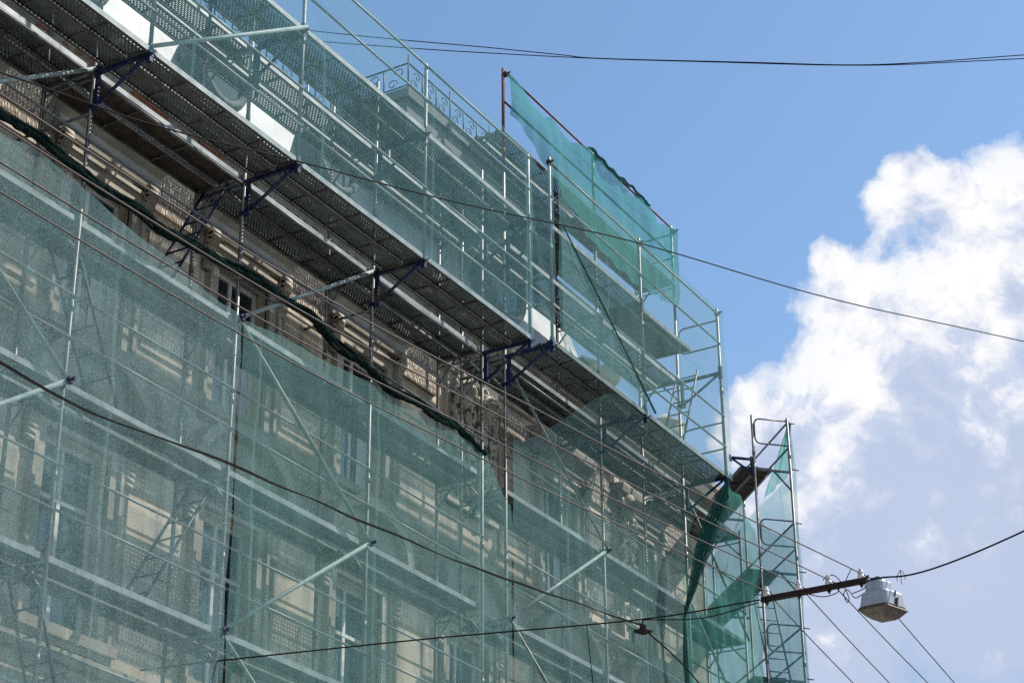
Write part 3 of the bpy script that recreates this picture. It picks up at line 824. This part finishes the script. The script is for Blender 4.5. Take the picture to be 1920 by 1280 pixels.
net('safety_net', 'wide green net sheet in the lower middle between the slit and the bare grey pole', net_green, sheet(17.815, 24.245, topM, 2.5, YN-.01), 70, 90, amp=.04, seed=2)
def fR(u, v):
    x = lerp(24.31, 30.0, u); t = min(1, u/.36); t = t*t*(3-2*t); zt = lerp(12.3, 13.62, t); z = lerp(zt, 2.5, v)
    q = max(0, 1 - (zt - z)/1.9); return (x, lerp(YN, YO-.03, t*q*q), z)
net('safety_net', 'green net sheet right of the bare grey pole, in front of the carved ornament', net_right, fR, 60, 90, amp=.04, seed=3)
net('safety_net', 'clear bluish net of the upper left, in front of sky and white roof', net_upper, sheet(9.0, 23.55, 16.62, 13.37, YO-.10), 150, 30, amp=.03, seed=4, pin=True)
def fU2(u, v):
    x = lerp(23.5, 24.26, u); zt = 16.6 + .26*u - .28*math.sin(math.pi*u); return (x, YO-.085, lerp(zt, 13.6, v))
net('safety_net', 'small puckered net strip between the two close poles where the upper nets meet', net_upper, fU2, 14, 40, amp=.04, fs=3, seed=5)
net('safety_net', 'green net of the upper right run above its lowest cantilevered deck', net_right, sheet(24.36, 30.42, 16.84, 13.58, YO-.10), 80, 40, amp=.035, seed=6, pin=True)
def fTri(u, v):      # second layer, drawn as the triangle left of a diagonal seam
    x = lerp(24.4, 27.42, u); zt = lerp(15.72, 13.74, u); return (x, YO-.13, lerp(zt, 13.70, v))
mb = MB(); mb.path([(24.42, YO-.14, 15.74), (25.4, YO-.15, 15.06), (26.5, YO-.15, 14.32), (27.42, YO-.14, 13.70)], [.013, .018, .014, .02], 6)
tag(mb.build('net_hem', net_folded), 'dark diagonal hem rope of net on the upper right run', 'rope', 'green debris nets on the scaffolding')
net('safety_net', 'darker triangular double layer of net left of the diagonal seam, upper right run', net_right, fTri, 40, 20, amp=.02, seed=7)
bot = [(24.28, 18.0), (24.75, 17.84), (25.2, 17.66), (25.77, 17.40), (26.66, 17.02), (27.3, 16.86), (27.9, 16.8), (29.0, 16.86), (29.86, 17.0), (30.36, 17.2)]
topN = [(24.28, 18.78), (24.8, 18.7), (25.4, 18.5), (25.6, 18.62), (26.3, 18.5), (27.1, 18.76), (28.2, 18.72), (28.6, 18.6), (28.9, 18.78), (29.6, 18.55), (30.36, 18.72)]
def fL2(u, v):
    x = lerp(24.32, 30.34, u); return (x, YN-.03-.06*math.sin(math.pi*v)*math.sin(u*9), lerp(pl(topN, x), pl(bot, x), v))
net('safety_net', 'bright green net sagging along the very top of the scaffolding against blue sky', net_bright, fL2, 90, 24, amp=.05, fs=1.6, seed=8)
mb = MB(); pts = []
for i in range(60):
    x = lerp(26.9, 29.2, i/59); pts.append((x, YN-.05, 18.74 + .02*math.sin(x*17) - .05*abs(math.sin(x*2.2))))
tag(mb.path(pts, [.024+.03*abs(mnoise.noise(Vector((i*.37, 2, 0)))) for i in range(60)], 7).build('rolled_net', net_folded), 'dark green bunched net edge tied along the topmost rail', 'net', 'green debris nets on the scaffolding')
# rolled-up bundle hanging below the open bay
BT = [(9, 12.0), (13.5, 12.01), (14.02, 12.10), (14.6, 11.98), (15.23, 11.98), (16.48, 11.95), (17.61, 12.08), (18.95, 12.11), (20.42, 11.87), (21.46, 11.81), (22.41, 11.86), (23.9, 11.80)]
mb = MB(); rnd = random.Random(5)
N = 900; base = []
for i in range(N):
    x = lerp(9, 23.5, i/(N-1)); z = pl(BT, x) + .03*math.sin(x*5.3) + .05*mnoise.noise(Vector((x*1.3, 0, 0)))
    base.append((x, YP-.12, z))
rad = [.042 + .03*mnoise.noise(Vector((p[0]*2.3, 3, 0))) + .02*mnoise.noise(Vector((p[0]*9, 5, 0))) for p in base]
mb.path([Vector(p)*1.0 for p in base], rad, 10)
for s in range(5):
    ph = s*1.3; mb.path([(p[0], p[1] + .04*math.sin(p[0]*(1.1+.5*s)+ph), p[2] + .045*math.cos(p[0]*(1.3+.4*s)+ph)) for p in base[::3]], [.018+.03*abs(mnoise.noise(Vector((p[0]*4, s*7, 0)))) for p in base[::3]], 6)
for i in range(900):
    p = base[rnd.randrange(N)]; an = rnd.uniform(-.3, 3.4); r = rnd.uniform(.05, .10)
    c = Vector(p) + Vector((0, -r*.4*math.cos(an), r*math.sin(an))); d = .018
    mb.face([c, c + Vector((rnd.uniform(-d, d)*2, rnd.uniform(-d, d), rnd.uniform(0, d)*2)), c + Vector((rnd.uniform(-d, d)*2, rnd.uniform(-d, d), rnd.uniform(-d, d)))])
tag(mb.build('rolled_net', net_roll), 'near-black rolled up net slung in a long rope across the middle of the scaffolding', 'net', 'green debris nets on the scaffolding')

# corner: net from the last cantilever down and round to the tower, with a gathered twisted fold
A_ = Vector((30.44, YO-.05, 13.70)); B_ = Vector(T(0, 1.12, 13.4)) + Vector((0, -.05, 0))
def fC(u, v):
    t = min(1, max(0, (v-.02)/.14)); t = t*t*(3-2*t); x = lerp(lerp(30.42, 30.02, t), B_.x, u); y = lerp(lerp(YO-.02, YN, t), B_.y, u)
    zt = pl([(0, 13.66), (.2, 13.58), (.4, 13.66), (.6, 13.50), (.8, 13.38), (1, 13.22)], u)
    y += .10*math.sin(u*13)*(.3+.7*v)*.6
    return (x, y, lerp(zt, 2.5, v))
net('safety_net', 'green net rounding the building corner between the right run and the tower', net_corner, fC, 60, 90, amp=.08, fs=1.6, seed=10)
def fG(u, v):        # gathered cloth: wide at the top, pinched at the bottom
    zt, zb = 13.72, 10.95; z = lerp(zt, zb, v)
    xc = pl([(0, 30.38), (.15, 30.2), (.4, 29.9), (.7, 29.64), (1, 29.44)], v)
    hw = pl([(0, .04), (.1, .09), (.3, .19), (.5, .21), (.7, .16), (.88, .07), (1, .02)], v)
    x = xc + hw*(2*u-1); y = YO-.10 + .58*v + .09*math.sin(u*23)*(hw*2.2+.1)*min(1, v*5)
    return (x, y, z)
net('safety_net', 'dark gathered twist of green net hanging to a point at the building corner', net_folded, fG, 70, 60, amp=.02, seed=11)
mb = MB(); mb.path([(29.46, YO+.48, 10.98), (29.47, YO+.5, 10.2), (29.55, YO+.5, 9.3), (29.6, YO+.52, 7.5)], [.02, .05, .03, .04], 7)
tag(mb.build('rolled_net', net_folded), 'thin twisted tail of dark green net below the gathered fold at the corner', 'net', 'green debris nets on the scaffolding')
# tower nets
def fT(u, v):
    zt = pl([(0, 14.75), (1, 14.75)], u); q = T(u*5.0, -.12, 0); return (q[0], q[1], lerp(15.72 if u < .02 else zt, 2.5, v))
net('safety_net', 'pale green net on the outer long side of the corner tower, seen from inside', net_tower, fT, 50, 60, axis=tuple(NO), amp=.05, seed=12)
def fT2(u, v):       # bunched triangle tied to the top of the outer pole
    q = T(lerp(0, 1.6*v, u), -.07 + .05*math.sin(u*16), 0); return (q[0], q[1], lerp(15.70, 14.77, v))
net('safety_net', 'small bunched triangle of green net tied to the tip of the tower pole', net_bright, fT2, 30, 16, axis=tuple(NO), amp=.02, seed=13)
def fE(u, v):
    q = T(-.05, 1-u*1.06, 0); zt = 13.75 - .30*math.sin(math.pi*min(1, u*1.02))**1.0 - .03*u
    return (q[0], q[1], lerp(zt, 2.5, v))
net('safety_net', 'blue green net on the narrow end of the corner tower with a slack top edge', net_tower, fE, 24, 90, axis=tuple(LD), amp=.05, seed=14)

# ------------------------------------------------------------------ overhead wires, crossarm, lamp
def cam_ray(u, v):
    d = Vector((u-960, v-640, 3870.42)); return Vector((d.dot(EX), d.dot(EY), d.dot(EZ)))
def wire(name, label, pts, r, mat, cat='cable', group='overhead wires', n=6, sag=None, sub=26, wob=0.0):
    """smooth curve through the given points"""
    P = [Vector(p) for p in pts]; out = []
    if len(P) == 2 and sag:
        for i in range(sub+1):
            t = i/sub; q = P[0].lerp(P[1], t); q.z -= sag*4*t*(1-t); out.append(q)
    else:
        Q = [P[0]*2-P[1]] + P + [P[-1]*2-P[-2]]
        for k in range(1, len(Q)-2):
            for i in range(sub):
                t = i/sub; a, b, c, d = Q[k-1:k+3]
                out.append(.5*((2*b) + (c-a)*t + (2*a-5*b+4*c-d)*t*t + (3*b-a-3*c+d)*t**3))
        out.append(P[-1])
    if wob: out = [q + Vector((0, 0, wob*mnoise.noise(Vector((q.x*1.1, q.y, 7))))) for q in out]
    mb = MB(); mb.path(out, r, n); o = mb.build(name, mat)
    return tag(o, label, cat, group)
XBAR = 22.13
ins = [(1613, 1074, 8.17), (1553, 1087, 8.583), (1497, 1100, 8.971), (1437, 1114, 9.393)]
left = [(0, 176), (0, 235), (0, 304), (0, 359.5)]; mid = [(880, 712), (880, 760), (873, 800), (745, 742)]
right = [(1790, 1280), (1740, 1280), (1668, 1280), (1600, 1280)]
names = ['uppermost of the four parallel reddish wires crossing to the crossarm', 'second from the top of the four parallel wires crossing to the crossarm',
         'third from the top of the four parallel wires crossing to the crossarm', 'lowest of the four parallel wires ending at the crossarm left insulator']
def atY(u, v, y): r = cam_ray(u, v); return r*(y/r.y)
inspos = []
for k in range(4):
    y = ins[k][2]; bp = Vector((XBAR, y, 8.36)); inspos.append(bp)
    lp = atY(*left[k], y); rp = atY(*right[k], y)
    d1 = lp - bp; far = bp + d1*2.2; far.z = lp.z + .15
    mm = bp.lerp(lp, .5); mm.z -= .16; nl = bp.lerp(mm, .03); nr = bp.lerp(rp, .04)
    d2 = rp - bp; fr = bp + d2*5; 
    r2 = bp + d2*1.6
    wire('overhead_wire', names[k], [far, lp, mm, nl, bp, nr, bp.lerp(rp, .5) + Vector((0, 0, -.012)), rp, r2, fr], .007, copper, 'wire')
arm = thing('crossarm', 'dark rusty steel crossarm with four white insulators hung over the street', 'crossarm', (XBAR, 8.78, 8.28))
L2 = .68
mb = MB(); mb.box((-.03, -L2, -.05), (.03, L2, .015)); mb.box((-.045, -L2, -.045), (-.03, L2, -.035)); mb.build('bar', armrust, arm)
for k in range(4):
    mb = MB(); mb.lathe([(.045, 0), (.052, .03), (.045, .055), (.036, .06), (.044, .075), (.04, .11), (.028, .125), (.032, .14), (.015, .155)], (0, 0, .012), 12)
    mb.build('insulator', porcelain, arm, (0, ins[k][2]-8.78, -.0)).scale = (.85, .85, .85)
    mb = MB(); mb.path([(0, 0, -.10), (0, 0, .02)], .012, 6); mb.path([(0, 0, -.075), (0, 0, -.055)], .026, 6); mb.build('bolt', dark, arm, (0, ins[k][2]-8.78, 0))
# span cable: from the facade across the street
e1 = Vector((XBAR, 9.48, 8.27)); e2 = Vector((XBAR, 8.08, 8.32))
fa = atY(262, 1256, 15.45); p410 = cam_ray(410, 1238)*(14.2/cam_ray(410, 1238).y); p12 = cam_ray(1205, 1160); p12 = p12*((XBAR-.6)/p12.x)
p8 = cam_ray(800, 1197); p8 = p8*(12.75/p8.y)
wire('span_cable', 'black span cable rising from the net slit to the left end of the crossarm', [fa, p410, p8, p12, e1], .0095, cable)
q = cam_ray(1640, 1085); hang = q*(XBAR/q.x)
q = cam_ray(1920, 995); rr_ = q*(XBAR/q.x); q3 = e2 + (rr_-e2)*5; q3.z += 1.6
wire('span_cable', 'black span cable running from the crossarm past the lamp to the right edge', [e2, hang, rr_, q3], .0105, cable)
p1 = cam_ray(1320, 1150); p1 = p1*((XBAR-.2)/p1.x)
wire('slack_cable', 'thin second cable drooping just under the span cable left of the crossarm', [p12 + Vector((0, 0, -.01)), p1 + Vector((0, 0, -.05)), e1 + Vector((0, .02, -.03))], .007, cable)
# twisted pair and its hanger
tp = [cam_ray(*c) for c in ((0, 680), (430, 870), (700, 985), (950, 1085), (1198, 1168))]
ds = (11.5, 11.5, 11.5, 11.45, 11.1)
tp = [r*(d/r.y) for r, d in zip(tp, ds)]
t0 = tp[0] + (tp[0]-tp[1])*2.5; t0.z = tp[0].z + .3
for s in (0, 1):
    pts = [t0] + tp
    if s: pts = [p + Vector((0, 0, .016*(-1)**i)) for i, p in enumerate(pts)]
    wire('twisted_cable', ['thick black cable sagging from the left edge to the hanging insulator', 'second strand wound along the thick black sagging cable'][s], pts, .0068, cable, wob=.03)
ri = cam_ray(1312, 1282); ri = ri*(12.0/ri.y); r3 = tp[-1] + (ri - tp[-1])*2.5; r3.z -= .6
wire('service_cable', 'black cable dropping from the hanging insulator to the bottom edge', [tp[-1], ri, r3], .012, cable)
hg = thing('hanging_insulator', 'small dark clamp and insulator hanging from the span cable', 'insulator', p12)
mb = MB(); mb.path([(0, 0, 0), (0, 0, -.05), (.01, 0, -.09)], .01, 6); mb.build('hook', dark, hg)
mb = MB(); mb.lathe([(.015, -.14), (.04, -.12), (.045, -.08), (.02, -.05)], (0, 0, 0), 10); mb.path([(-.0, .12, -.13), (0, 0, -.16), (0, -.12, -.17)], [.02, .045, .02], 8); mb.build('clamp', armrust, hg)
a1 = cam_ray(1100, 1172); a1 = a1*(XBAR/a1.x*.975); a2 = cam_ray(1113, 1290); a2 = a2*(a1.x/a2.x)
wire('drop_wire', 'thin black wire dropping straight from the span cable to the bottom edge', [a1, a2], .006, cable, sag=.001)
up = [cam_ray(*c) for c in ((0, 136), (290, 235), (560, 303), (850, 378), (1195, 455), (1560, 560), (1920, 640))]
up = [r*(d/r.y) for r, d in zip(up, (10.4, 10.2, 10.0, 9.8, 9.3, 8.5, 7.6))]
up = [up[0] + (up[0]-up[1])*4] + up + [up[-1] + (up[-1]-up[-2])*4]
wire('overhead_wire', 'long thin black wire crossing the whole picture from upper left to right edge', up, .0075, cable, 'wire')
D = 90
far1 = [(380, 30), (560, 55), (740, 74), (900, 88), (1050, 103), (1130, 110), (1400, 117), (1600, 122), (1750, 116), (1925, 103)]
far2 = [(400, 50), (560, 74), (760, 90), (920, 100), (1130, 110.5), (1350, 117), (1560, 122.5), (1700, 121), (1925, 110)]
for k, f in enumerate((far1, far2)):
    P3 = [cam_ray(*c).normalized()*D for c in f]
    P3 = [P3[0] + (P3[0]-P3[1])*6] + P3 + [P3[-1] + (P3[-1]-P3[-2])*8]
    wire('distant_wire', ['upper of two very thin dark wires across the blue sky at the top', 'lower of two very thin dark wires across the blue sky at the top'][k], P3, .021, cable, 'wire', 'distant wires in the sky', sub=10)
# loose curls of wire round the crossarm
wr = [[(1543, 1087), (1552, 1078), (1567, 1080), (1583, 1100), (1592, 1122), (1588, 1128), (1582, 1112), (1590, 1105), (1603, 1120), (1618, 1113)],
      [(1518, 1114), (1545, 1118), (1570, 1110), (1573, 1098)], [(1582, 1098), (1590, 1078), (1597, 1065)], [(1620, 1090), (1621, 1102), (1598, 1112)],
      [(1613, 1072), (1622, 1078), (1634, 1092), (1640, 1100)]]
wl = ['thin loop of wire coiled under the crossarm middle', 'slack jumper wire under the crossarm centre', 'fine stray wire above the crossarm near the right insulator', 'fine jumper wire curling down from the crossarm right end', 'short stiff wire from the right insulator to the lamp top']
for pts, lb in zip(wr, wl):
    P3 = []
    for i, c in enumerate(pts):
        r = cam_ray(*c); P3.append(r*((XBAR + .05*math.sin(i*2.1))/r.x))
    wire('jumper_wire', lb, P3, .006, cable, 'wire', 'loose wires at the crossarm', sub=8)
for k in range(3):
    r = cam_ray(1688, 1068); b0 = r*(XBAR/r.x); d = Vector((0, -.05+.05*k, -.13-.05*(k == 1)))
    wire('tie_wire', ['left', 'middle', 'right'][k] + ' one of three loose wire ends dangling from the span cable right of the lamp', [b0, b0+d*.5+Vector((0, .02*(k-1), 0)), b0+d], .004, cable, 'wire', 'wire ends on the span cable', sub=6)

# street lamp
q = cam_ray(1655, 1134); lc = q*((XBAR-.0)/q.x)
lamp = thing('street_lamp', 'grey white box street lamp hanging from the span cable over the street', 'lamp', lc)
lamp.scale = (.83, .85, .94)
lamp.rotation_euler = (R(4), R(-2), R(-14))
def rbox(mb, z0, z1, a0, b0, a1, b1, n=8, mi=0, rad=.06, oy=0):
    """rounded frustum, half sizes a (x) b (y) at bottom and top"""
    k = len(mb.v); rows = []
    for z, a, b in ((z0, a0, b0), (z1-.03, lerp(a0, a1, .8), lerp(b0, b1, .8)), (z1-.008, a1-.01, b1-.01), (z1, a1-.04, b1-.04)):
        row = []
        for cx, cy, st in ((1, 1, 0), (-1, 1, 90), (-1, -1, 180), (1, -1, 270)):
            for i in range(n):
                t = R(st + 90*i/(n-1)); row.append((cx*(a-rad) + rad*math.cos(t), cy*(b-rad) + rad*math.sin(t) + oy, z))
        rows.append(row)
    m_ = len(rows[0])
    for r_ in rows: mb.v += r_
    for i in range(len(rows)-1):
        for j in range(m_):
            mb.f.append((k+i*m_+j, k+i*m_+(j+1) % m_, k+(i+1)*m_+(j+1) % m_, k+(i+1)*m_+j)); mb.mi.append(mi); mb.sm.append(False)
    mb.f.append(tuple(k+j for j in reversed(range(m_)))); mb.mi.append(mi); mb.sm.append(False)
    mb.f.append(tuple(k+3*m_+j for j in range(m_))); mb.mi.append(mi); mb.sm.append(False)
mb = MB(); rbox(mb, -.035, .16, .25, .235, .225, .205); mb.build('housing', enamel, lamp)
mb = MB(); rbox(mb, .163, .31, .16, .155, .145, .14, oy=.045); mb.build('gear_box', enamel, lamp)
mb = MB(); rbox(mb, -.075, -.037, .28, .25, .27, .24, rad=.03); mb.build('rim', lampdirt, lamp)
mb = MB(); k = 0
for (z, a, b) in ((-.076, .26, .23), (-.15, .19, .16), (-.185, .13, .11)):
    mb.v += [(a, b, z), (-a, b, z), (-a, -b, z), (a, -b, z)]
for i in range(2):
    for j in range(4): mb.f.append((i*4+j, (i+1)*4+j, (i+1)*4+(j+1) % 4, i*4+(j+1) % 4)); mb.mi.append(0); mb.sm.append(False)
mb.f.append((8, 11, 10, 9)); mb.mi.append(0); mb.sm.append(False); mb.build('diffuser', simple('dirty_diffuser', (.09, .07, .06), (.20, .16, .13), 16, .35), lamp)
mb = MB(); mb.path([(0, 0, .31), (0, .03, .35), (0, .10, .37)], .014, 6); mb.path([(0, .0, .345), (0, .06, .36), (0, .13, .355), (0, .17, .37)], [.018, .026, .022, .012], 7); mb.build('hanger', dark, lamp)
mb = MB(); mb.box((-.02, -.245, -.03), (.02, -.225, .06)); mb.path([(.05, -.235, .08), (.0, -.26, .05), (-.05, -.235, -.02)], .009, 5); mb.path([(.05, -.19, .17), (.0, -.22, .15), (-.02, -.23, .08)], .009, 5); mb.build('latch', dark, lamp)
